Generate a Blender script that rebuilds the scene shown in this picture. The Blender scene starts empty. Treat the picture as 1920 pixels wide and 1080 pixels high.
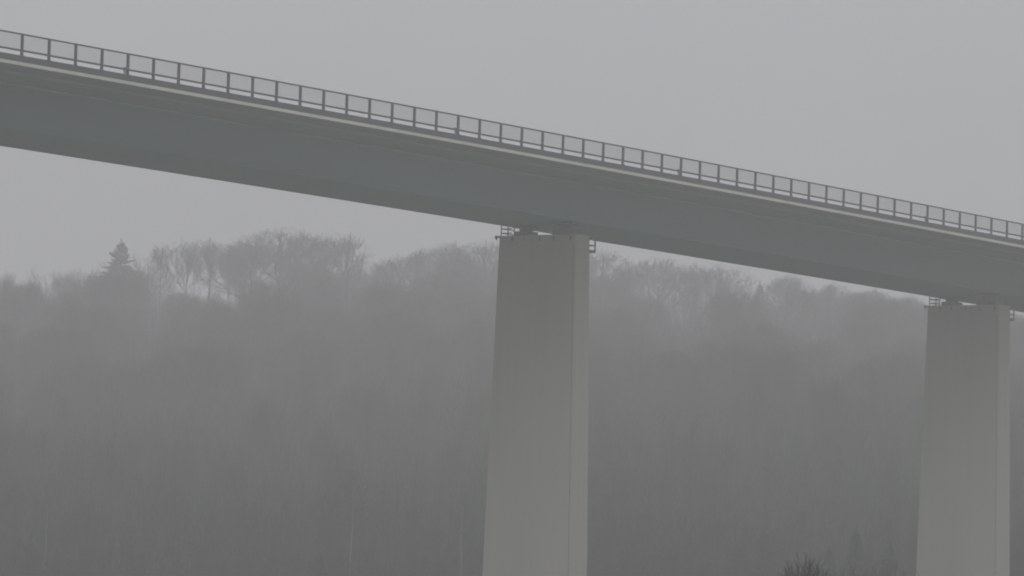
import bpy, math, random
import numpy as np

C = bpy.context.scene.collection
scene = bpy.context.scene
R = math.radians
rng = random.Random(11)

# ------------------------------------------------------------------ camera
EYE = 1.7                                   # metres above the meadow
F, PITCH, ROLL = 9098.47, 0.06846, 0.02972  # focal length in px of a 1920 px wide frame
cp, sp, cr, sr = math.cos(PITCH), math.sin(PITCH), math.cos(ROLL), math.sin(ROLL)
right, up, fwd = np.array([1., 0, 0]), np.array([0, -sp, cp]), np.array([0, cp, sp])
cam_r, cam_u = right * cr + up * sr, -right * sr + up * cr
cam = bpy.data.cameras.new("camera")
cam.sensor_width = 36.0
cam.lens = F / 1920 * 36
cam.clip_start, cam.clip_end = 0.5, 6000
cam_o = bpy.data.objects.new("camera", cam)
C.objects.link(cam_o)
from mathutils import Matrix, Vector
m4 = Matrix.Identity(4)
for i in range(3):
    m4[i][0], m4[i][1], m4[i][2] = cam_r[i], cam_u[i], -fwd[i]
m4[2][3] = EYE
cam_o.matrix_world = m4
scene.camera = cam_o

# ------------------------------------------------------------------ sky, sun, exposure
SUN_EL, SUN_AZ = R(48), R(194)              # azimuth clockwise from +Y: behind the camera, to its right
world = bpy.data.worlds.new("World")
scene.world = world
world.use_nodes = True
wn, wl = world.node_tree.nodes, world.node_tree.links
wn.clear()
sky = wn.new("ShaderNodeTexSky")
sky.sky_type = 'NISHITA'
sky.sun_disc = False
sky.sun_elevation, sky.sun_rotation = SUN_EL, SUN_AZ
sky.air_density, sky.dust_density, sky.ozone_density = 1.0, 4.0, 1.0
hs = wn.new("ShaderNodeHueSaturation")      # cloud cover: nearly colourless, smoothed light
hs.inputs['Saturation'].default_value = 0.10
mixg = wn.new("ShaderNodeMix"); mixg.data_type = 'RGBA'
mixg.inputs['Factor'].default_value = 0.8
mixg.inputs[7].default_value = (5.03, 5.08, 5.32, 1)
# overcast sky: brightest overhead, a third of that at the horizon
tc = wn.new("ShaderNodeTexCoord")
sx = wn.new("ShaderNodeSeparateXYZ")
ma = wn.new("ShaderNodeMath"); ma.operation = 'MULTIPLY_ADD'; ma.use_clamp = True
ma.inputs[1].default_value, ma.inputs[2].default_value = 0.55, 0.45
nz = wn.new("ShaderNodeTexNoise"); nz.inputs['Scale'].default_value = 9.0; nz.inputs['Detail'].default_value = 3
mrn = wn.new("ShaderNodeMapRange"); mrn.inputs[3].default_value, mrn.inputs[4].default_value = 0.93, 1.07
mm = wn.new("ShaderNodeMath"); mm.operation = 'MULTIPLY'
sc_ = wn.new("ShaderNodeVectorMath"); sc_.operation = 'SCALE'
bg = wn.new("ShaderNodeBackground"); bg.inputs['Strength'].default_value = 0.12
wo = wn.new("ShaderNodeOutputWorld")
wl.new(sky.outputs[0], hs.inputs['Color'])
wl.new(hs.outputs[0], mixg.inputs[6])
wl.new(tc.outputs['Generated'], sx.inputs[0])
wl.new(tc.outputs['Generated'], nz.inputs['Vector'])
wl.new(sx.outputs['Z'], ma.inputs[0])
wl.new(nz.outputs[0], mrn.inputs[0])
wl.new(ma.outputs[0], mm.inputs[0]); wl.new(mrn.outputs[0], mm.inputs[1])
wl.new(mixg.outputs[2], sc_.inputs[0]); wl.new(mm.outputs[0], sc_.inputs['Scale'])
wl.new(sc_.outputs[0], bg.inputs['Color'])
wl.new(bg.outputs[0], wo.inputs['Surface'])

sun = bpy.data.lights.new("sun", 'SUN')
sun.energy, sun.angle, sun.color = 0.5, R(40), (1.0, 0.98, 0.95)
sun_o = bpy.data.objects.new("sun", sun)
C.objects.link(sun_o)
sd = Vector((math.sin(SUN_AZ) * math.cos(SUN_EL), math.cos(SUN_AZ) * math.cos(SUN_EL), math.sin(SUN_EL)))
sun_o.rotation_euler = sd.to_track_quat('Z', 'Y').to_euler()
sun_o.location = (60, -80, 90)

scene.view_settings.view_transform = 'Standard'
scene.view_settings.look = 'None'
scene.view_settings.gamma = 1
scene.view_settings.exposure = 0.5
scene.render.engine = 'CYCLES'
scene.cycles.max_bounces = 10
scene.cycles.diffuse_bounces = 3
scene.cycles.volume_bounces = 6
scene.cycles.use_denoising = True
HAZE_DENSITY = 0.00115
scene.cycles.filter_width = 1.9
UNDER = 12400

# ------------------------------------------------------------------ helpers
def tag(o, label=None, cat=None, group=None, kind=None):
    for k, v in (('label', label), ('category', cat), ('group', group), ('kind', kind)):
        if v: o[k] = v
    return o

def empty(name, loc=(0, 0, 0), rz=0.0):
    o = bpy.data.objects.new(name, None)
    o.empty_display_size = 0.5
    o.location = loc; o.rotation_euler = (0, 0, rz)
    C.objects.link(o)
    return o

class MB:
    """collects vertices and faces, then becomes ONE mesh"""
    def __init__(s): s.v, s.f = [], []
    def add(s, vs, fs):
        n = len(s.v)
        s.v += [tuple(map(float, a)) for a in vs]
        s.f += [tuple(n + i for i in f) for f in fs]
    def hexa(s, a, b):
        """two matching quads a, b (4 points each) joined into a closed box"""
        s.add(list(a) + list(b), [(3, 2, 1, 0), (4, 5, 6, 7), (0, 1, 5, 4), (1, 2, 6, 5), (2, 3, 7, 6), (3, 0, 4, 7)])
    def box(s, x0, x1, y0, y1, z0, z1):
        s.hexa([(x0, y0, z0), (x1, y0, z0), (x1, y1, z0), (x0, y1, z0)],
               [(x0, y0, z1), (x1, y0, z1), (x1, y1, z1), (x0, y1, z1)])
    def tube(s, p, q, r0, r1=None, n=8):
        p, q = np.array(p, float), np.array(q, float)
        r1 = r0 if r1 is None else r1
        d = q - p; d /= np.linalg.norm(d)
        a = np.cross(d, (0, 0, 1) if abs(d[2]) < .9 else (1, 0, 0)); a /= np.linalg.norm(a)
        b = np.cross(d, a)
        vs = [c + r * (math.cos(2 * math.pi * k / n) * a + math.sin(2 * math.pi * k / n) * b)
              for c, r in ((p, r0), (q, r1)) for k in range(n)]
        fs = [(k, (k + 1) % n, n + (k + 1) % n, n + k) for k in range(n)]
        s.add(vs, fs + [tuple(range(n))[::-1], tuple(range(n, 2 * n))])
    def mesh(s, name, mat, bevel=0):
        me = bpy.data.meshes.new(name)
        me.from_pydata(s.v, [], s.f)
        me.update()
        me.materials.append(mat)
        return me
    def build(s, name, mat, parent=None):
        o = bpy.data.objects.new(name, s.mesh(name, mat))
        C.objects.link(o)
        if parent: o.parent = parent
        return o

def bevel(o, w, seg=2):
    b = o.modifiers.new("bevel", 'BEVEL'); b.width = w; b.segments = seg; b.limit_method = 'ANGLE'
    return o

# ------------------------------------------------------------------ materials
def mat(name, col, rough=.8, var=.15, scale=1.0, stretch=(1, 1, 1), bump=0.0, spec=.3, metal=0.0, fine=0.0):
    m = bpy.data.materials.new(name); m.use_nodes = True
    n, l = m.node_tree.nodes, m.node_tree.links
    b = n['Principled BSDF']
    b.inputs['Roughness'].default_value = rough
    b.inputs['Specular IOR Level'].default_value = spec
    b.inputs['Metallic'].default_value = metal
    t = n.new('ShaderNodeTexCoord'); mp = n.new('ShaderNodeMapping')
    mp.inputs['Scale'].default_value = stretch
    nz = n.new('ShaderNodeTexNoise'); nz.inputs['Scale'].default_value = scale
    nz.inputs['Detail'].default_value = 6; nz.inputs['Roughness'].default_value = .6
    mr = n.new('ShaderNodeMapRange')
    mr.inputs[1].default_value, mr.inputs[2].default_value = .25, .75
    mr.inputs[3].default_value, mr.inputs[4].default_value = 1 - var, 1 + var
    vm = n.new('ShaderNodeVectorMath'); vm.operation = 'SCALE'
    vm.inputs[0].default_value = col
    l.new(t.outputs['Object'], mp.inputs[0]); l.new(mp.outputs[0], nz.inputs['Vector'])
    l.new(nz.outputs[0], mr.inputs[0]); l.new(mr.outputs[0], vm.inputs['Scale'])
    l.new(vm.outputs[0], b.inputs['Base Color'])
    if bump:
        bp = n.new('ShaderNodeBump'); bp.inputs['Strength'].default_value = bump; bp.inputs['Distance'].default_value = .02
        nf = n.new('ShaderNodeTexNoise'); nf.inputs['Scale'].default_value = scale * 12
        l.new(mp.outputs[0], nf.inputs['Vector']); l.new(nf.outputs[0], bp.inputs['Height']); l.new(bp.outputs[0], b.inputs['Normal'])
    return m

M = {
    'girder': mat('girder_paint', (.182, .236, .246), .55, .10, .25, (.3, .3, 1.5), .05),
    'flange': mat('flange_paint', (.33, .38, .378), .5, .12, .6),
    'slab': mat('deck_concrete', (.238, .294, .304), .9, .14, .3, (.4, .4, 1), .1),
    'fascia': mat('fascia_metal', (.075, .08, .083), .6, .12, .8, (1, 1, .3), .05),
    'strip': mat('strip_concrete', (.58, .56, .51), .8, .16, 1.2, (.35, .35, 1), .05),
    'rail': mat('rail_steel', (.085, .088, .095), .55, .1, 2.0),
    'wire': mat('wire_mesh', (.16, .17, .18), .5, .08, 2.0),
    'asphalt': mat('asphalt', (.05, .05, .05), .9, .2, 3.0),
    'pier': mat('pier_concrete', (.305, .295, .262), .9, .07, .35, (1, 1, .18), .15),
    'bearing': mat('bearing_steel', (.06, .062, .065), .6, .15, 3.0),
    'bark': mat('grey_bark', (.034, .031, .028), .9, .3, 3.0, (1, 1, .3)),
    'twig': mat('twig_bark', (.034, .031, .028), .9, .2, 1.0),
    'birch': mat('birch_bark', (.17, .165, .155), .8, .35, 2.5, (1, 1, 3)),
    'birchtwig': mat('birch_twig', (.065, .05, .048), .9, .2, 1.0),
    'needle': mat('spruce_needles', (.034, .046, .040), .8, .3, 1.5),
    'bush': mat('bush_twigs', (.048, .038, .036), .9, .25, 3.0),
    'thicket': mat('thicket_twigs', (.027, .029, .026), .9, .3, .4),
}

def ground_material():
    m = bpy.data.materials.new('ground'); m.use_nodes = True
    n, l = m.node_tree.nodes, m.node_tree.links
    b = n['Principled BSDF']; b.inputs['Roughness'].default_value = 1; b.inputs['Specular IOR Level'].default_value = .1
    t = n.new('ShaderNodeTexCoord')
    s = n.new('ShaderNodeSeparateXYZ'); l.new(t.outputs['Object'], s.inputs[0])
    nz = n.new('ShaderNodeTexNoise'); nz.inputs['Scale'].default_value = .05; nz.inputs['Detail'].default_value = 8
    l.new(t.outputs['Object'], nz.inputs['Vector'])
    n2 = n.new('ShaderNodeTexNoise'); n2.inputs['Scale'].default_value = 1.3; n2.inputs['Detail'].default_value = 6
    l.new(t.outputs['Object'], n2.inputs['Vector'])
    a = n.new('ShaderNodeMath'); a.operation = 'MULTIPLY_ADD'; a.inputs[1].default_value = 40
    l.new(nz.outputs[0], a.inputs[0]); l.new(s.outputs['Y'], a.inputs[2])
    mr = n.new('ShaderNodeMapRange'); mr.inputs[1].default_value, mr.inputs[2].default_value = 325, 350
    l.new(a.outputs[0], mr.inputs[0])
    g = n.new('ShaderNodeMix'); g.data_type = 'RGBA'                  # winter meadow
    g.inputs[6].default_value, g.inputs[7].default_value = (.110, .118, .098, 1), (.165, .168, .140, 1)
    l.new(n2.outputs[0], g.inputs[0])
    w = n.new('ShaderNodeMix'); w.data_type = 'RGBA'                  # leaf litter
    w.inputs[6].default_value, w.inputs[7].default_value = (.040, .034, .028, 1), (.075, .062, .050, 1)
    l.new(n2.outputs[0], w.inputs[0])
    x = n.new('ShaderNodeMix'); x.data_type = 'RGBA'
    l.new(mr.outputs[0], x.inputs[0]); l.new(g.outputs[2], x.inputs[6]); l.new(w.outputs[2], x.inputs[7])
    l.new(x.outputs[2], b.inputs['Base Color'])
    return m

def pier_material():
    """concrete with vertical run-off streaks that start at the pier head"""
    m = M['pier']; n, l = m.node_tree.nodes, m.node_tree.links
    b = n['Principled BSDF']
    src = b.inputs['Base Color'].links[0].from_socket
    t = n.new('ShaderNodeTexCoord'); mp = n.new('ShaderNodeMapping'); mp.inputs['Scale'].default_value = (2.2, 2.2, .05)
    nz = n.new('ShaderNodeTexNoise'); nz.inputs['Scale'].default_value = 1.0; nz.inputs['Detail'].default_value = 4
    l.new(t.outputs['Object'], mp.inputs[0]); l.new(mp.outputs[0], nz.inputs['Vector'])
    mr = n.new('ShaderNodeMapRange'); mr.inputs[1].default_value, mr.inputs[2].default_value = .5, .8
    mr.inputs[3].default_value, mr.inputs[4].default_value = 1.0, .92
    l.new(nz.outputs[0], mr.inputs[0])
    v = n.new('ShaderNodeVectorMath'); v.operation = 'SCALE'
    l.new(src, v.inputs[0]); l.new(mr.outputs[0], v.inputs['Scale'])
    l.new(v.outputs[0], b.inputs['Base Color'])
pier_material()

# ------------------------------------------------------------------ ground
def smooth(a, b, x):
    t = np.clip((x - a) / (b - a), 0, 1)
    return t * t * (3 - 2 * t)

PY = np.array([-400, 300, 330, 360, 400, 450, 520, 580, 620, 660, 760, 1500.])
PZ = np.array([0, 0.2, 1.2, 3, 7.0, 13.0, 22.0, 30.0, 34.5, 35, 27, 10.])
def far(d):
    """how far back the slope is drawn out behind the front edge of the wood"""
    return d if d < 330 else 330 + (d - 330) * 1.58
PZ = np.array([z if d <= 330 else (z - EYE) * far(d) / d + EYE for d, z in zip(PY, PZ)])
PY = np.array([far(d) for d in PY])
def height(x, y):
    x, y = np.asarray(x, float), np.asarray(y, float)
    s = y + 0.10 * x                                   # the slope turns a little towards the right
    z = np.interp(s, PY, PZ)
    z = z + smooth(330, 450, y) * (1.1 * np.sin(x * .045 + y * .013) + .7 * np.sin(x * .11 - y * .06) + .4 * np.sin(x * .23 + y * .19))
    return z + .15 * np.sin(x * .05) * np.sin(y * .043)

gx = np.concatenate([np.linspace(-740, -160, 40)[:-1], np.linspace(-160, 160, 81), np.linspace(160, 740, 40)[1:]])
gy = np.concatenate([np.linspace(-240, 280, 40)[:-1], np.linspace(280, 720, 111), np.linspace(720, 1480, 50)[1:]])
GX, GY = np.meshgrid(gx, gy)
GZ = height(GX, GY)
b = MB()
b.v = [tuple(map(float, t)) for t in zip(GX.ravel(), GY.ravel(), GZ.ravel())]
nxn = len(gx)
b.f = [(j * nxn + i, j * nxn + i + 1, (j + 1) * nxn + i + 1, (j + 1) * nxn + i) for j in range(len(gy) - 1) for i in range(nxn - 1)]
g = b.build('ground', ground_material())
for pl in g.data.polygons: pl.use_smooth = True
tag(g, kind='structure')

# ------------------------------------------------------------------ bridge
PHI, GRADE, CURV = 0.94082, -0.01208, -0.3986e-4
X0, Y0, Z0 = -24.4028, 237.3747, 28.0977 + EYE
ax, tr = np.array([math.cos(PHI), math.sin(PHI)]), np.array([-math.sin(PHI), math.cos(PHI)])
def bp_(t, off, dz):
    """t metres along the bridge, off metres across it (away from the camera), dz below the handrail"""
    z = Z0 + GRADE * t + CURV * ((t - 50) ** 2 - 2500) + dz
    return (X0 + ax[0] * t + tr[0] * off, Y0 + ax[1] * t + tr[1] * off, z)
XF = -.0594                                            # crossfall

T0, T1, STEP = -44.0, 156.0, 4.0
def sweep(mb, prof, t0=T0, t1=T1, step=STEP):
    """closed profile of (off, dz) swept along the bridge"""
    ts = np.linspace(t0, t1, max(2, int(round((t1 - t0) / step)) + 1)); n = len(prof)
    vs = [bp_(t, o, d) for t in ts for o, d in prof]
    fs = [(i * n + k, i * n + (k + 1) % n, (i + 1) * n + (k + 1) % n, (i + 1) * n + k) for i in range(len(ts) - 1) for k in range(n)]
    fs += [tuple(range(n))[::-1], tuple(range((len(ts) - 1) * n, len(ts) * n))]
    mb.add(vs, fs)

bridge = empty('bridge', bp_(50, 8, -4))
tag(bridge, 'long grey motorway bridge deck crossing the whole view on tall piers', 'bridge')
def under(o, par=bridge):
    o.parent = par
    o.matrix_parent_inverse = Matrix.Translation(-par.location) if par is bridge else Matrix.Identity(4)
    return o
def bpart(name, mb, m, par=bridge):
    o = mb.build(name, m)
    return under(o, par)

# concrete slab with cantilevers
mb = MB(); sweep(mb, [(.04, -1.60), (3.76, -1.885), (12.0, -1.885 + XF * 8.24 + .02), (15.2, -1.60 + XF * 15.2), (15.2, -1.15 + XF * 15.2), (.6, -1.17), (.04, -1.13)])
bpart('deck_slab', mb, M['slab'])
mb = MB(); sweep(mb, [(.7, -1.166), (14.8, -1.166 + XF * 14.1), (14.8, -1.10 + XF * 14.1), (.7, -1.09)])
bpart('road_surface', mb, M['asphalt'])
# fascia beam: dark, in panels, over a pale strip
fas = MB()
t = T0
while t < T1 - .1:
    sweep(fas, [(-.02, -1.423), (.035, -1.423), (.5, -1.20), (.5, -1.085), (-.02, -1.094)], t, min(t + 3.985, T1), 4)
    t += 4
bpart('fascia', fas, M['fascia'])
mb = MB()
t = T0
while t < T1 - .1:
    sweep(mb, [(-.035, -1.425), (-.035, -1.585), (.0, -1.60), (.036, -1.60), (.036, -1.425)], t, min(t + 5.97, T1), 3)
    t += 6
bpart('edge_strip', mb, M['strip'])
# steel box: outer shell with inclined webs
g_top, g_bot = -1.89, -3.905
mb = MB(); sweep(mb, [(3.775, g_top), (5.565, g_bot), (10.13, g_bot + XF * 4.57), (11.95, g_top + XF * 8.2), ])
box = bpart('box_girder', mb, M['girder'])
# upper flange of the near web: the pale line under the cantilever, and the lower one
mb = MB(); sweep(mb, [(3.55, -1.90), (3.55, -1.985), (3.765, -1.995), (3.765, -1.915)])
bpart('upper_flange', mb, M['flange'])
mb = MB(); sweep(mb, [(5.49, -3.87), (5.49, -3.915), (5.60, -3.935), (5.60, -3.912), (5.55, -3.905), (5.535, -3.87)])
bpart('lower_flange', mb, M['girder'])
# drip rail running below the cantilever
mb = MB(); sweep(mb, [(1.35, -1.70), (1.35, -1.785), (1.43, -1.785), (1.43, -1.70)])
bpart('drip_rail', mb, M['flange'])
# railing: a part of the bridge, its posts and wire panels are sub-parts
mb = MB()
sweep(mb, [(.0, -.0), (.0, -.065), (.10, -.065), (.10, -.0)])
rail = bpart('railing', mb, M['rail'])
def rail_child(name, me, t, parent_piece=True):
    o = bpy.data.objects.new(name, me)
    C.objects.link(o)
    o.parent = rail
    o.matrix_parent_inverse = Matrix.Identity(4)
    x, y, z = bp_(t, .05, 0)
    slope = math.atan(GRADE + 2 * CURV * (t - 50))
    o.location = (x - bridge.location[0] + 0, y, z)
    o.location = (x, y, z)
    o.rotation_euler = (0, -slope, PHI)
    return o
# post: I-section upright with base plate
pm = MB()
pm.box(-.065, .065, -.05, -.036, -1.07, -.068)
pm.box(-.065, .065, .036, .05, -1.07, -.068)
pm.box(-.012, .012, -.035, .035, -1.07, -.068)
pm.box(-.10, .10, -.09, .09, -1.085, -1.072)
post_me = pm.mesh('post', M['rail'])
# lower rail
lr = MB(); sweep(lr, [(.010, -.795), (.010, -.885), (.09, -.885), (.09, -.795)])
o = lr.build('lower_rail', M['rail']); o.parent = rail; o.matrix_parent_inverse = Matrix.Identity(4)
# wire panel 2 m wide between the handrail and the lower rail
wm = MB()
x = .07
while x < 1.94:
    wm.box(x - .0019, x + .0019, -.0016, .0016, -.797, -.068); x += .04
z = -.10
while z > -.79:
    wm.box(.057, 1.943, -.0045, -.0018, z - .0018, z + .0018); z -= .08
panel_me = wm.mesh('wire_panel', M['wire'])
bk = MB(); bk.box(-.30, -.24, -.02, .02, -1.07, -.888); bk.box(-.16, -.115, -.02, .02, -1.07, -.888); bk.box(-.36, -.09, -.022, .022, -.79, -.74)
brk_me = bk.mesh('rail_splice', M['rail'])
N0, N1 = -8, 68
for n in range(N0, N1):
    rail_child('post', post_me, n * 2.0)
    if n < N1 - 1: rail_child('wire_panel', panel_me, n * 2.0)
    if n in (4, 18, 29, 43): rail_child('rail_splice', brk_me, n * 2.0)
# objects under the railing were placed in world space: undo the parents' own offset
for o in rail.children:
    o.matrix_parent_inverse = Matrix.Identity(4)

# ------------------------------------------------------------------ piers
PN, PT, PW, TAPW, TAPT = 5.05, 1.47, 5.59, .0206, .00688
def make_pier(a, label):
    ztop = bp_(a, 0, -4.7246)[2]
    cx, cy, _ = bp_(a, PN + PW / 2, 0)
    zb = float(height(cx, cy)) - .6
    H = ztop - zb
    root = empty('bridge_pier', (cx, cy, zb), PHI)           # local x along the bridge, y across it
    tag(root, label, 'bridge pier', 'concrete piers carrying the bridge')
    eT, eW = H * TAPT, H * TAPW
    c = .06
    def ring(hx, hy, z):
        return [(-hx + c, -hy, z), (hx - c, -hy, z), (hx, -hy + c, z), (hx, hy - c, z), (hx - c, hy, z), (-hx + c, hy, z), (-hx, hy - c, z), (-hx, -hy + c, z)]
    mb = MB()
    lev = [0, .999, 1.0]
    rings = [ring(PT / 2 + eT * (1 - k), PW / 2 + eW * (1 - k), H * k) for k in (0, .25, .5, .75)] + [ring(PT / 2, PW / 2, H - .02), ring(PT / 2 - .02, PW / 2 - .02, H)]
    vs = [p for r_ in rings for p in r_]
    fs = [(i * 8 + k, i * 8 + (k + 1) % 8, (i + 1) * 8 + (k + 1) % 8, (i + 1) * 8 + k) for i in range(len(rings) - 1) for k in range(8)]
    fs += [tuple(range(8))[::-1], tuple(range(len(vs) - 8, len(vs)))]
    mb.add(vs, fs)
    mb.build('shaft', M['pier'], root)
    # groove down the near corner
    mb = MB()
    def gp(z, w, o):
        k = 1 - z / H
        hx, hy = PT / 2 + eT * k, PW / 2 + eW * k
        return (-hx - o, -hy + .14 + w, z)
    mb.hexa([gp(1, 0, -.03), gp(1, .03, -.03), gp(1, .03, .006), gp(1, 0, .006)],
            [gp(H - .6, 0, -.03), gp(H - .6, .03, -.03), gp(H - .6, .03, .006), gp(H - .6, 0, .006)])
    mb.build('corner_strip', M['fascia'], root)
    # drain spouts under the head of the pier
    for w in (-.25, .95, 2.0, 3.1, 4.0):
        mb = MB(); k = PW / 2 - 5.59 + .25 + w
        y = -PW / 2 + .35 + (w + .25)
        mb.box(-PT / 2 - .03, -PT / 2 + .05, y - .045, y + .045, H - .36, H - .10)
        mb.build('drain_spout', M['bearing'], root)
    # inspection platform on the rear face of the pier head
    pl = MB()
    x0, x1, y0, y1 = PT / 2 - .02, PT / 2 + .78, -PW / 2 + .12, PW / 2 - .3
    zf = H - .80
    pl.box(x0, x1, y0, y1, zf - .16, zf)
    p = pl.build('platform', M['rail'], root)
    rl = MB()
    for yy in (y0 + .03, (y0 + y1) / 2, y1 - .03):
        rl.tube((x1 - .04, yy, zf - .1), (x1 - .04, yy, zf + .72), .05)
    for h in (.28, .70):
        rl.tube((x1 - .03, y0, zf + h), (x1 - .03, y1, zf + h), .03)
        for yy in (y0 + .03, y1 - .03): rl.tube((PT / 2, yy, zf + h), (x1 - .03, yy, zf + h), .03)
    r = rl.build('guard_rail', M['rail'], root); r.parent = p
    # railed ledge at the far end of the pier head
    pl = MB()
    y0, y1 = PW / 2 - .62, PW / 2 + .16
    pl.box(-PT / 2 - .22, PT / 2 - .1, PW / 2 - .0, y1, H - .10, H - .0)
    for xx in (-PT / 2 - .20, PT / 2 - .3):
        pl.add([(xx - .04, PW / 2, H - .28), (xx + .04, PW / 2, H - .28), (xx + .04, PW / 2, H - .1), (xx - .04, PW / 2, H - .1), (xx - .04, y1, H - .12), (xx + .04, y1, H - .12)],
               [(0, 1, 2, 3), (0, 3, 4), (1, 5, 2), (0, 4, 5, 1), (3, 2, 5, 4)])
    p = pl.build('ledge', M['rail'], root)
    rl = MB()
    for xx, yy in ((-PT / 2 + .05, PW / 2 - .12), (-PT / 2 + .05, PW / 2 - .62), (PT / 2 - .1, PW / 2 - .12)):
        rl.tube((xx, yy, H - .01), (xx, yy, H + .62), .035)
    for h in (.16, .42):
        rl.tube((-PT / 2 + .05, PW / 2 - .9, H + h), (-PT / 2 + .05, PW / 2 - .1, H + h), .03)
        rl.tube((-PT / 2 + .05, PW / 2 - .12, H + h), (PT / 2 - .1, PW / 2 - .12, H + h), .03)
    r = rl.build('guard_rail', M['rail'], root); r.parent = p
    return root, H, zb

def make_bearing(a, off, wid, label):
    """bearing plinth, pot and sole plate between the pier head and the girder"""
    zt = bp_(a, 0, g_bot + XF * (off - 5.565))[2]
    zp = bp_(a, 0, -4.7246)[2]
    x, y, _ = bp_(a, off, 0)
    root = empty('bridge_bearing', (x, y, zp), PHI)
    tag(root, label, 'bearing', 'bearings on the pier heads')
    h = zt - zp
    mb = MB(); mb.box(-.5, .5, -wid / 2, wid / 2, .002, h * .45)
    bevel(mb.build('plinth', M['bearing'], root), .02)
    mb = MB(); mb.tube((0, 0, h * .45 + .002), (0, 0, h * .78), min(.42, wid * .4), n=24)
    mb.build('pot', M['bearing'], root)
    mb = MB(); mb.box(-.6, .6, -wid / 2 - .06, wid / 2 + .06, h * .78 + .002, h + XF * .0 - .04)
    bevel(mb.build('sole_plate', M['bearing'], root), .01)
    return root

A1, A2 = 55.289, 104.512
make_pier(A1, 'tall tapering concrete pier near the middle of the view, the nearer of the two')
make_pier(A2, 'tall tapering concrete pier at the right edge of the view, the farther one')
for a, nm in ((A1, 'nearer central pier'), (A2, 'farther pier at the right edge')):
    make_bearing(a, PN + PW - 1.45, 1.05, 'dark steel bearing beside the railed ledge on the %s' % nm)
    make_bearing(a, PN + 1.15, 1.5, 'dark steel bearing at the camera side of the %s' % nm)

# ------------------------------------------------------------------ trees
def seg_mesh(name, segs, m, sides=3):
    """segments (p, q, r0, r1) as slim prisms in ONE mesh"""
    P = np.array([s[0] for s in segs], float); Q = np.array([s[1] for s in segs], float)
    r0 = np.array([s[2] for s in segs])[:, None]; r1 = np.array([s[3] for s in segs])[:, None]
    d = Q - P; d /= np.maximum(np.linalg.norm(d, axis=1, keepdims=True), 1e-6)
    ref = np.where(np.abs(d[:, 2:3]) < .9, np.array([[0., 0, 1]]), np.array([[1., 0, 0]]))
    a = np.cross(d, ref); a /= np.linalg.norm(a, axis=1, keepdims=True)
    b_ = np.cross(d, a)
    n = len(segs); V = np.zeros((n, 2 * sides, 3))
    for k in range(sides):
        w = 2 * math.pi * k / sides
        o = math.cos(w) * a + math.sin(w) * b_
        V[:, k] = P + r0 * o; V[:, sides + k] = Q + r1 * o
    q = np.array([[k, (k + 1) % sides, sides + (k + 1) % sides, sides + k] for k in range(sides)])
    Fq = (np.arange(n)[:, None, None] * 2 * sides + q[None]).reshape(-1, 4)
    return quad_mesh(name, V.reshape(-1, 3), Fq, m)

def quad_mesh(name, V, Fq, m):
    me = bpy.data.meshes.new(name)
    me.vertices.add(len(V)); me.vertices.foreach_set('co', np.asarray(V, np.float32).ravel())
    me.loops.add(Fq.size); me.loops.foreach_set('vertex_index', Fq.astype(np.int32).ravel())
    me.polygons.add(len(Fq)); me.polygons.foreach_set('loop_start', np.arange(0, Fq.size, 4, dtype=np.int32))
    me.polygons.foreach_set('loop_total', np.full(len(Fq), 4, np.int32))
    me.update(calc_edges=True)
    me.materials.append(m)
    return me

def norm(v):
    l = math.sqrt(v[0] ** 2 + v[1] ** 2 + v[2] ** 2) or 1
    return (v[0] / l, v[1] / l, v[2] / l)

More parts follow.
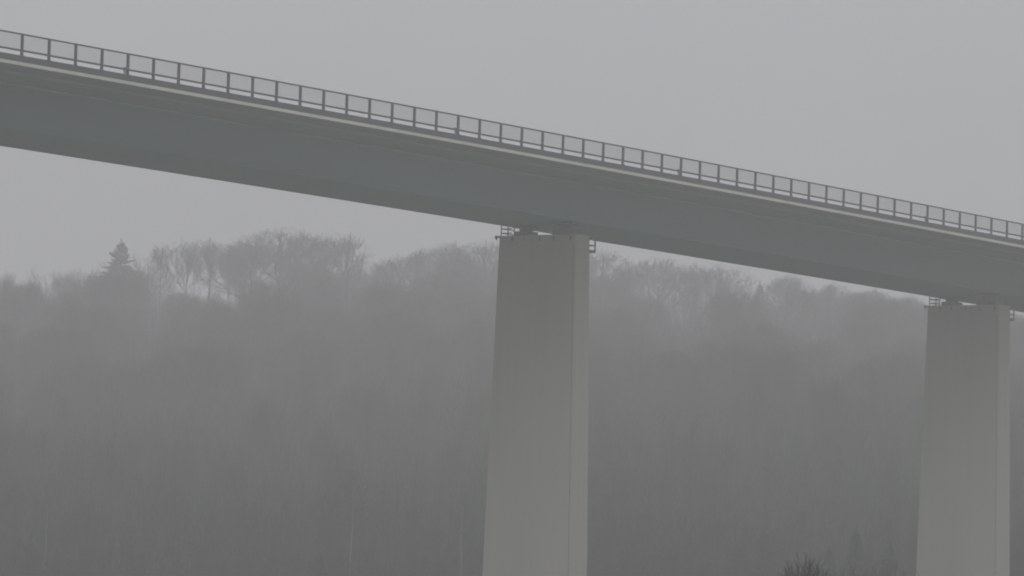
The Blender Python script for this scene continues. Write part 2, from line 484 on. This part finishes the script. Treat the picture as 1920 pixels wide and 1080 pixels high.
def bare_tree(seed, H, rw, base, r0, limbs=12, kids=(6, 5, 4), lift=.10, dome=.5, twig=.013, fork=.72, wob=.16, up0=.75, soft=.55):
    """a leafless broadleaf tree; returns trunk segments and crown segments"""
    q = random.Random(seed)
    cz, rh_up = H * (base + (1 - base) * (1 - dome)), H * (1 - base) * dome
    rh_dn = H * (1 - base) * (1 - dome) * 1.05
    lump = [(q.uniform(0, 6.28), q.uniform(-.30, .30)) for _ in range(5)]
    def outside(p):
        th = math.atan2(p[1], p[0])
        k = 1 + sum(am * math.cos(th * (i + 1) + ph + p[2] * .25) for i, (ph, am) in enumerate(lump)) * .6
        rz = rh_up if p[2] > cz else rh_dn
        v = (p[0] ** 2 + p[1] ** 2) / (rw * k) ** 2 + ((p[2] - cz) / (rz * (.85 + .15 * k))) ** 2
        return q.random() < (v - soft) / (1.25 - soft)      # twigs thin out towards the outline
    trunk, crown = [], []
    # trunk
    pts = [(0, 0, -.4)]; x = y = 0; nt = 9
    top = H * fork
    lx, ly = q.uniform(-.03, .03), q.uniform(-.03, .03)
    for k in range(1, nt + 1):
        x += q.uniform(-.1, .1) * H / 22 + lx * top / nt; y += q.uniform(-.1, .1) * H / 22 + ly * top / nt
        pts.append((x, y, top * k / nt))
    rad = [r0 * (1 - .72 * k / nt) * (1.25 if k == 0 else 1) for k in range(nt + 1)]
    for k in range(nt): trunk.append((pts[k], pts[k + 1], rad[k], rad[k + 1]))
    def on_trunk(z):
        f = max(0, min(nt - 1e-6, z / top * nt)); k = int(f); f -= k
        return tuple(pts[k][i] * (1 - f) + pts[k + 1][i] * f for i in range(3)), rad[k] * (1 - f) + rad[k + 1] * f
    def branch(p, d, L, r, lvl):
        ns = 5 if lvl == 0 else (4 if lvl == 1 else (3 if lvl == 2 else 2))
        st = L / ns; pth = [p]; rr = r
        for i in range(ns):
            w = wob * (1.2 if lvl else .8)
            d = norm((d[0] + q.uniform(-w, w), d[1] + q.uniform(-w, w), d[2] + q.uniform(-w, w) + lift * (1 if lvl < 2 else .6)))
            np_ = (p[0] + d[0] * st, p[1] + d[1] * st, p[2] + d[2] * st)
            if outside(np_):
                if i == 0 and lvl >= 2: return
                break
            nr = max(twig, r * (1 - .62 * (i + 1) / ns))
            crown.append((p, np_, max(twig, rr), nr)); rr = nr; p = np_; pth.append(p)
            if lvl < len(kids):
                k = kids[lvl] / ns
                k = int(k) + (q.random() < k - int(k))
                for _ in range(k):
                    az, sp_ = q.uniform(0, 6.283), q.uniform(.55, 1.0)
                    u = norm((math.cos(az), math.sin(az), q.uniform(-.35, .6)))
                    nd = norm((d[0] + u[0] * sp_, d[1] + u[1] * sp_, d[2] + u[2] * sp_))
                    branch(p, nd, L * q.uniform(.42, .68), max(twig, nr * .62), lvl + 1)
    for i in range(limbs):
        f = (i + q.uniform(.1, .9)) / limbs
        z = H * base * 1.02 + (top - H * base * 1.02) * f ** .9
        p, r = on_trunk(z)
        az = i * 2.4 + q.uniform(-.5, .5)
        el = up0 * (.75 + .7 * f) + q.uniform(-.12, .12)
        d = (math.cos(az) * math.cos(el), math.sin(az) * math.cos(el), math.sin(el))
        L = (rw * 1.05 if f < .7 else (H - z) * .95) * q.uniform(.85, 1.15)
        branch(p, d, L, r * .55, 0)
    for _ in range(2):
        branch(pts[-1], norm((q.uniform(-.35, .35), q.uniform(-.35, .35), 1)), (H - top) * 1.1, rad[-1] * .8, 0)
    return trunk, crown

def spruce(seed, H, rw, gap=.12):
    """conifer: drooping boughs all the way up, each hung with needle sprays"""
    q = random.Random(seed)
    trunk = [((0, 0, -.4), (0, 0, H * .6), H * .014, H * .007), ((0, 0, H * .6), (0, 0, H), H * .007, .015)]
    V = []; Q = []
    def spray(p, e, wd, drop):
        d = norm((e[0] - p[0], e[1] - p[1], 0))
        nx, ny = -d[1] * wd, d[0] * wd
        m_ = tuple(p[k] + (e[k] - p[k]) * .45 for k in range(3))
        b0 = len(V)
        V.extend([p, (m_[0] + nx, m_[1] + ny, m_[2] - drop * .3), e, (m_[0] - nx, m_[1] - ny, m_[2] - drop * .3),
                  (m_[0], m_[1], m_[2] + .04), (m_[0], m_[1], m_[2] - drop)])
        Q.extend([(b0, b0 + 1, b0 + 2, b0 + 3), (b0, b0 + 4, b0 + 2, b0 + 5)])
    z = H * .05; az = 0
    while z < H * .955:
        f = z / H
        if q.random() > gap * .6:
            reach = rw * ((1 - f) ** .85 - .03) * q.choice((.6, .78, .9, 1.0, 1.15)) * q.uniform(.88, 1.1) + .10
            ca, sa = math.cos(az), math.sin(az)
            n = max(3, int(reach / .20)); prev = (0, 0, z)
            sag = .30 if f < .75 else .12
            for i in range(1, n + 1):
                t = i / n; r_ = reach * t
                p = (ca * r_, sa * r_, z + (.10 + .25 * f) * r_ - sag * r_ * t + .10 * reach * t ** 3)
                spray(prev, p, .05, .16)
                for side in (-1, 1, 0):
                    w = (.40 * reach * (1.05 - t) + .14) * q.uniform(.6, 1.2)
                    t1 = az + side * q.uniform(.5, 1.1)
                    e = (p[0] + math.cos(t1) * w, p[1] + math.sin(t1) * w, p[2] - .18 * w - q.uniform(0, .15))
                    spray(p, e, .06 + .07 * w, .16 + .22 * w)
                prev = p
        az += 2.4 + q.uniform(-.4, .4)
        z += .020 + .035 * (1 - f) * H / 18 + .02
    for k in range(14):                                    # the leader shoot
        zz = H * (.945 + .055 * k / 14); w = .34 * (1 - k / 14) + .05
        spray((0, 0, zz), (math.cos(k * 2.4) * w, math.sin(k * 2.4) * w, zz + .10 - .1 * w), .05, .10)
    spray((0, 0, H * .98), (.03, 0, H + .1), .04, .03)
    return trunk, None, np.array(V), np.array(Q)

PROTO = {}
def proto(key, trunk, crown_me, tm, trunk_sides=7):
    PROTO[key] = (seg_mesh('trunk', trunk, tm, trunk_sides), crown_me)
def bare_proto(key, H, tm='bark', cm='twig', **k):
    t, c = bare_tree(H=H, **k)
    proto(key, t, seg_mesh('crown', c, M[cm]), M[tm])
    HEIGHT[key] = max(s[1][2] for s in c)
    NSEG[key] = len(c)
HEIGHT, NSEG = {}, {}
bare_proto('beech', 22, seed=3, rw=7.0, base=.30, r0=.36, limbs=20, kids=(9, 7, 6), dome=.55, soft=.82, lift=.04, wob=.24)
bare_proto('oak', 21, seed=8, rw=7.6, base=.33, r0=.40, limbs=19, kids=(9, 7, 6), dome=.5, wob=.30, soft=.82, lift=.03, up0=.6)
bare_proto('dome', 16, seed=18, rw=6.2, base=.38, r0=.34, limbs=16, kids=(8, 6, 6), dome=.62, wob=.26, soft=.80, lift=.05, up0=.75, fork=.75, twig=.012)
bare_proto('wide_dome', 16, seed=29, rw=6.6, base=.40, r0=.36, limbs=15, kids=(8, 6, 6), dome=.62, wob=.30, soft=.82, lift=.04, up0=.7, fork=.72, twig=.012)
bare_proto('fork', 16, seed=71, rw=3.4, base=.50, r0=.17, limbs=10, kids=(7, 6, 5), dome=.6, soft=.6, lift=.16, up0=.95, fork=.72, wob=.22)
bare_proto('lean', 16, seed=84, rw=3.0, base=.48, r0=.15, limbs=10, kids=(7, 5, 4), dome=.55, soft=.5, lift=.2, up0=1.0, fork=.78, wob=.2)
bare_proto('ash', 23, seed=21, rw=5.4, base=.33, r0=.22, limbs=15, kids=(8, 6, 4), soft=.2, lift=.2, dome=.6, up0=1.0, fork=.8)
bare_proto('slim', 21, seed=33, rw=4.0, base=.30, r0=.17, limbs=16, kids=(7, 5, 4), soft=.25, lift=.16, dome=.55, up0=.9, fork=.82)
bare_proto('vase', 20, seed=47, rw=5.2, base=.30, r0=.25, limbs=13, kids=(8, 6, 4), soft=.3, lift=.22, dome=.35, up0=1.05, fork=.55)
bare_proto('young', 13, seed=58, rw=3.6, base=.12, r0=.11, limbs=20, kids=(7, 5, 3), soft=.15, lift=.16, dome=.55, up0=.9, fork=.85, twig=.011)
bare_proto('birch', 17, tm='birch', cm='birchtwig', seed=66, rw=2.6, base=.30, r0=.13, limbs=18, kids=(7, 5, 3), lift=.02, dome=.5, up0=.9, fork=.9, twig=.010)
for key, seed, H, rw, gp_ in (('spruce', 5, 18, 5.2, .32), ('densespruce', 15, 18, 3.4, .1)):
    t_, s_, V_, Q_ = spruce(seed, H, rw, gp_)
    b0 = quad_mesh('crown', V_, Q_, M['needle'])
    proto(key, t_, b0, M['bark']); HEIGHT[key] = H

def make_tree(key, x, y, h, rz, name, label, group=None, wide=1.0, lean=0.0):
    z = float(height(x, y))
    root = empty(name, (x, y, z), rz)
    k = h / HEIGHT[key]
    root.scale = (k * wide, k * wide, k)
    root.rotation_euler = (lean, 0, rz)
    tag(root, label, 'tree', group)
    for nm, me in zip(('trunk', 'crown'), PROTO[key]):
        o = bpy.data.objects.new(nm, me); C.objects.link(o); o.parent = root
    return root

def ray_xy(px, py, d):
    """the real place (x, y, z) seen at pixel px, py of the 1920 px photo, d metres ahead"""
    X, Y = px - 960, 540 - py
    v = fwd * F + cam_r * X + cam_u * Y
    v = v / v[1] * d
    return v[0], v[1], v[2] + EYE
def pixel(x, y, z):
    v = np.array([x, y, z - EYE]); dd = v @ fwd
    return 960 + v @ cam_r / dd * F, 540 - v @ cam_u / dd * F

# the trees that make the skyline: pixel of the treetop, distance, kind
RIDGE = [
    (228, 447, 622, 'spruce', 1.5, 'spruce', 'lone dark spruce with ragged tip rising above the wood at left'),
    (204, 488, 600, 'young', 1.3, 'bare_tree', 'low bushy tree hugging the left foot of the lone spruce'),
    (282, 474, 606, 'young', 1.2, 'bare_tree', 'low bushy tree between the lone spruce and the thin trees beside it'),
    (254, 474, 598, 'slim', 1.2, 'bare_tree', 'short bare tree close against the right side of the lone spruce'),
    (305, 452, 612, 'lean', 1.1, 'bare_tree', 'thin bare tree leaning outward, right of the lone spruce on the skyline'),
    (352, 445, 618, 'fork', 1.0, 'bare_tree', 'upright bare tree with narrow crown between lone spruce and big dome crown'),
    (392, 443, 624, 'fork', 1.25, 'bare_tree', 'forked bare tree with clear sky round its stem, left of the domed crown'),
    (430, 458, 626, 'lean', 1.0, 'bare_tree', 'thin bare tree with a gap of sky beside its stem, against the dome crown'),
    (474, 447, 612, 'dome', 1.15, 'bare_tree', 'bare tree forming the left shoulder of the big domed crown'),
    (526, 422, 608, 'wide_dome', 1.3, 'bare_tree', 'tallest bare tree with broad domed crown on the left skyline'),
    (588, 438, 614, 'dome', .95, 'bare_tree', 'bare tree forming the right shoulder of the big domed crown'),
    (655, 432, 604, 'lean', 1.45, 'bare_tree', 'bare tree with sparse upright twigs right of the big domed crown'),
    (735, 482, 618, 'dome', .95, 'bare_tree', 'low bare tree in the dip of the skyline left of the nearer pier'),
    (706, 506, 592, 'densespruce', .9, 'spruce', 'narrow dark conifer under the dip in the skyline left of the nearer pier'),
    (792, 461, 620, 'wide_dome', 1.1, 'bare_tree', 'bare tree with level crown just right of the skyline dip'),
    (850, 452, 616, 'dome', 1.1, 'bare_tree', 'bare tree with rounded crown second left of the nearer pier'),
    (908, 447, 612, 'wide_dome', 1.15, 'bare_tree', 'bare tree whose broad crown touches the left edge of the nearer pier'),
    (1010, 450, 620, 'dome', .9, 'bare_tree', None),
    (1132, 462, 610, 'wide_dome', 1.0, 'bare_tree', 'bare tree with round crown touching the right edge of the nearer pier'),
    (1172, 492, 600, 'lean', 1.2, 'bare_tree', 'slender bare tree at the sky notch right of the nearer pier'),
    (1238, 480, 622, 'dome', 1.15, 'bare_tree', 'bare tree with domed crown right of the sky notch between the piers'),
    (1298, 489, 626, 'fork', 1.3, 'bare_tree', 'bare tree with forked crown just under the bridge soffit between the piers'),
    (1350, 491, 628, 'wide_dome', 1.1, 'bare_tree', 'wide bare tree touching the soffit line midway between the piers'),
    (1425, 526, 640, 'densespruce', 1.3, 'spruce', 'pointed pale conifer just below the soffit between the piers'),
    (1478, 513, 628, 'dome', 1.1, 'bare_tree', 'bare tree with rounded top below the soffit, right of the pointed conifer'),
    (1560, 526, 630, 'wide_dome', 1.1, 'bare_tree', 'bare tree under the soffit about a quarter span left of the farther pier'),
    (1640, 539, 630, 'dome', 1.1, 'bare_tree', 'bare tree under the soffit close left of the farther pier'),
    (1706, 551, 630, 'wide_dome', .9, 'bare_tree', 'bare tree whose crown fills the corner between soffit and farther pier'),
    (20, 497, 640, 'ash', 1.0, 'bare_tree', 'bare tree with sparse crown at the left edge of the skyline'),
    (62, 500, 645, 'slim', 1.2, 'bare_tree', 'second bare tree from the left edge of the skyline'),
    (104, 495, 642, 'ash', .9, 'bare_tree', 'third bare tree from the left edge of the skyline'),
    (140, 500, 640, 'vase', .85, 'bare_tree', 'bare tree with flat top left of the lone spruce, fourth from the left edge'),
    (178, 505, 620, 'slim', 1.2, 'bare_tree', 'low bare tree close against the left side of the lone spruce'),
]
placed = []
for i, (px, py, d, key, wd, name, lab) in enumerate(RIDGE):
    d = far(d)
    x, y, zt = ray_xy(px, py, d)
    if lab is None: continue
    h = zt - float(height(x, y))
    make_tree(key, x, y, h, i * 1.7, name, lab, 'trees on the skyline', wd)
    placed.append((x, y, 5.0))

SKY_X = [-60, 0, 80, 160, 200, 260, 300, 345, 360, 430, 440, 490, 530, 590, 670, 700, 735, 770, 840, 925, 1000, 1130, 1180, 1200, 1240, 1300, 1400, 1500, 1640, 1760, 2000]
SKY_Y = [497, 495, 499, 503, 492, 478, 482, 516, 520, 532, 508, 470, 456, 468, 478, 508, 492, 472, 462, 455, 455, 468, 505, 500, 488, 490, 501, 516, 540, 558, 590]
def crest(px): return float(np.interp(px, SKY_X, SKY_Y))

def add_place(x, y, r):
    for a, b_, c in placed:
        if (a - x) ** 2 + (b_ - y) ** 2 < (.5 * (r + c)) ** 2: return False
    placed.append((x, y, r)); return True

def region(px):
    if px < 230: return 'left of the lone spruce'
    if px < 470: return 'below the lone spruce'
    if px < 720: return 'below the big domed crown'
    if px < 1010: return 'just left of the nearer pier'
    if px < 1400: return 'just right of the nearer pier'
    if px < 1800: return 'just left of the farther pier'
    return 'right of the farther pier'
def band(d): return 'front edge' if d < 400 else ('lower slope' if d < 460 else ('middle slope' if d < 540 else 'upper slope'))

CD, CH = [322, 326, 350, 380, 430, 510, 570, 620, 660], [4.0, 5.5, 9, 11.5, 12.8, 13, 13, 14, 12]
CH = [h_ * far(d_) / d_ for d_, h_ in zip(CD, CH)]
CD = [far(d_) for d_ in CD]
def canopy(d): return float(np.interp(d, CD, CH))
count = 0
tries = 0
WOOD_MAX = 250
while count < WOOD_MAX and tries < 20000:
    tries += 1
    d0 = 335 + 305 * rng.random() ** .9
    d = far(d0)
    px = rng.uniform(-70, 1990)
    x = (px - 960) / F * d
    f = (d0 - 335) / 300
    r = 4.4 + 2.2 * f if d0 < 580 else 4.6
    if not add_place(x, d, r): continue
    z = float(height(x, d))
    h = canopy(d) * rng.uniform(.92, 1.08)
    pxx, py = pixel(x, d, z + h)
    lim = crest(pxx) + (rng.uniform(2, 22) if pxx > 1290 or pxx < 320 else rng.uniform(14, 40))
    if py < lim:
        h = ray_xy(pxx, lim, d)[2] - z
    if h < 4: continue
    if d0 < 385: key = rng.choice(['young', 'young', 'young', 'slim'])
    elif d0 < 450: key = rng.choice(['slim', 'ash', 'young', 'vase', 'slim'])
    else: key = rng.choice(['beech', 'oak', 'ash', 'oak', 'vase', 'beech'])
    wd = rng.uniform(.8, 1.1) * (1 if h > 14 or key == 'young' else .85)
    nm = 'birch_tree' if key == 'birch' else 'bare_tree'
    kind = {'birch': 'slender birch', 'young': 'small bushy tree', 'slim': 'slender bare tree', 'ash': 'bare upright tree',
            'vase': 'forked bare tree', 'beech': 'round bare tree', 'oak': 'spreading bare tree'}[key]
    make_tree(key, x, d, h, rng.uniform(0, 6.28), nm, '%s on the hazy %s, %s' % (kind, band(d0), region(pxx)),
              'bare trees of the hazy wood', wd, rng.uniform(-.04, .04))
    count += 1

# pale birch stems and the few nearer evergreens the haze leaves visible
for px, py, d, hh, lab in ((664, 872, 338, 0, 'birch with pale leaning stem at the foot of the wood, left of the nearer pier'),
                           (868, 915, 336, 0, 'birch with thin pale stem close to the left edge of the nearer pier'),
                           (88, 930, 338, 0, 'birch with faint pale stem at the far left foot of the wood')):
    x, y, zt = ray_xy(px, py, d)
    make_tree('birch', x, y, zt - float(height(x, y)), px, 'birch_tree', lab, 'pale birches at the foot of the wood', 1.0, -.03)
for px, py, d, wd, lab in ((1606, 985, 322, 1.25, 'dark young spruce left of the farther pier, tallest of the group'),
                           (1556, 1022, 318, 1.3, 'dark young spruce left of the farther pier, leftmost of the group'),
                           (1668, 1008, 330, 1.35, 'dark young spruce close beside the farther pier'),
                           (600, 1036, 322, 2.0, 'low wide evergreen at the bottom edge left of the nearer pier'),
                           (1908, 1020, 335, 1.3, 'dark young spruce at the bottom right corner beyond the farther pier')):
    x, y, zt = ray_xy(px, py, d)
    make_tree('densespruce', x, y, zt - float(height(x, y)), px, 'spruce', lab, 'young evergreens at the foot of the wood', wd)

# undergrowth: saplings and scrub nobody could count, one object
q = np.random.RandomState(5)
sap = []
for k in range(7):
    t_, c_ = bare_tree(200 + k, 6.0, 1.7, .06, .05, limbs=13, kids=(3, 2), lift=.12, dome=.5, twig=.010, fork=.85, up0=.9)
    sap.append((np.array([list(a) + list(b_) + [c, e] for a, b_, c, e in t_ + c_])))
allseg = []
for _ in range(UNDER):
    d0 = 322 + 306 * q.rand()
    d = far(d0)
    x = q.uniform(-.165, .165) * d
    if abs(x) > .118 * d and q.rand() < .45: continue
    px_ = 960 + x / d * F
    if d0 > 582 and (340 < px_ < 445 or canopy(d) * .9 + height(x, d) > ray_xy(px_, crest(px_) + (12 if px_ > 1290 or px_ < 300 else 36), d)[2]): continue
    S = sap[q.randint(7)].copy()
    k = q.uniform(.62, .95) * canopy(d) / 6.0; w = q.uniform(0, 6.28); cw, sw = math.cos(w), math.sin(w)
    for o_ in (0, 3):
        X = (S[:, o_] * cw - S[:, o_ + 1] * sw) * k + x; Y = (S[:, o_] * sw + S[:, o_ + 1] * cw) * k + d
        S[:, o_], S[:, o_ + 1], S[:, o_ + 2] = X, Y, S[:, o_ + 2] * k + float(height(x, d))
    allseg.append(S)
A = np.concatenate(allseg)
segs = list(zip(A[:, 0:3], A[:, 3:6], A[:, 6], A[:, 7]))
print('undergrowth segments', len(segs), NSEG)
o = bpy.data.objects.new('undergrowth', seg_mesh('undergrowth', segs, M['thicket']))
C.objects.link(o)
tag(o, 'tangled leafless saplings and scrub on the slope under the trees', 'undergrowth', kind='stuff')

# bare bush near the camera at the bottom edge
def make_bush(px, py, d, half, seed, label):
    q = random.Random(seed)
    x, y, zt = ray_xy(px, py, d)
    z0 = float(height(x, y))
    H = zt - z0
    root = empty('bare_bush', (x, y, z0))
    tag(root, label, 'bush')
    stems, twigs = [], []
    for s in range(70):
        az = q.uniform(0, 6.28); rr = half * math.sqrt(q.random()) * .9
        tip = (math.cos(az) * rr, math.sin(az) * rr, H * (1 - .30 * (rr / half) ** 2) * q.uniform(.8, 1.0))
        p = (tip[0] * .18, tip[1] * .18, -.1); n = 6
        base = p; r_ = .016
        for i in range(1, n + 1):
            f = i / n
            e = tuple(base[k] + (tip[k] - base[k]) * (f if k == 2 else f ** 1.3) + (q.uniform(-.03, .03) if k < 2 else 0) for k in range(3))
            (stems if i < 4 else twigs).append((p, e, r_, r_ * .8)); r_ *= .78
            if i >= 2:
                for _k in range(4):
                    L = q.uniform(.25, .6) * (1.2 - f * .5)
                    u = norm((q.uniform(-.45, .45), q.uniform(-.45, .45), 1))
                    m_ = tuple(e[k] + u[k] * L for k in range(3))
                    if m_[2] > H * (1.02 - .25 * ((m_[0] ** 2 + m_[1] ** 2) / half ** 2)): continue
                    twigs.append((e, m_, .006, .0045))
                    for _j in range(2):
                        u2 = norm((u[0] + q.uniform(-.5, .5), u[1] + q.uniform(-.5, .5), 1))
                        e3 = tuple(m_[k] + u2[k] * L * .6 for k in range(3))
                        twigs.append((m_, e3, .005, .004))
            p = e
    for nm, sg in (('stems', stems), ('crown', twigs)):
        o = bpy.data.objects.new(nm, seg_mesh(nm, sg, M['bush'], 4)); C.objects.link(o); o.parent = root
    return root
make_bush(1510, 1048, 142, .92, 4, 'dark leafless bush poking up at the bottom edge left of the farther pier')

make_bush(1596, 1062, 236, 1.5, 14, 'faint low leafless bush right of the dark bush at the bottom edge')
make_bush(1664, 1050, 250, 1.7, 24, 'faint leafless bush beside the foot of the farther pier, at its left')

# ------------------------------------------------------------------ haze
mb = MB(); mb.box(-760, 760, -260, 1500, -1.6, 60)
hz = mb.build('haze', bpy.data.materials.new('haze'))
tag(hz, 'thick even grey winter haze over the valley', 'haze', kind='stuff')
hm = hz.data.materials[0]; hm.use_nodes = True
n, l = hm.node_tree.nodes, hm.node_tree.links
n.clear()
pv = n.new('ShaderNodeVolumePrincipled'); ou = n.new('ShaderNodeOutputMaterial')
pv.inputs['Color'].default_value = (.985, .985, .992, 1)
pv.inputs['Density'].default_value = HAZE_DENSITY
pv.inputs['Anisotropy'].default_value = 0.0
l.new(pv.outputs[0], ou.inputs['Volume'])
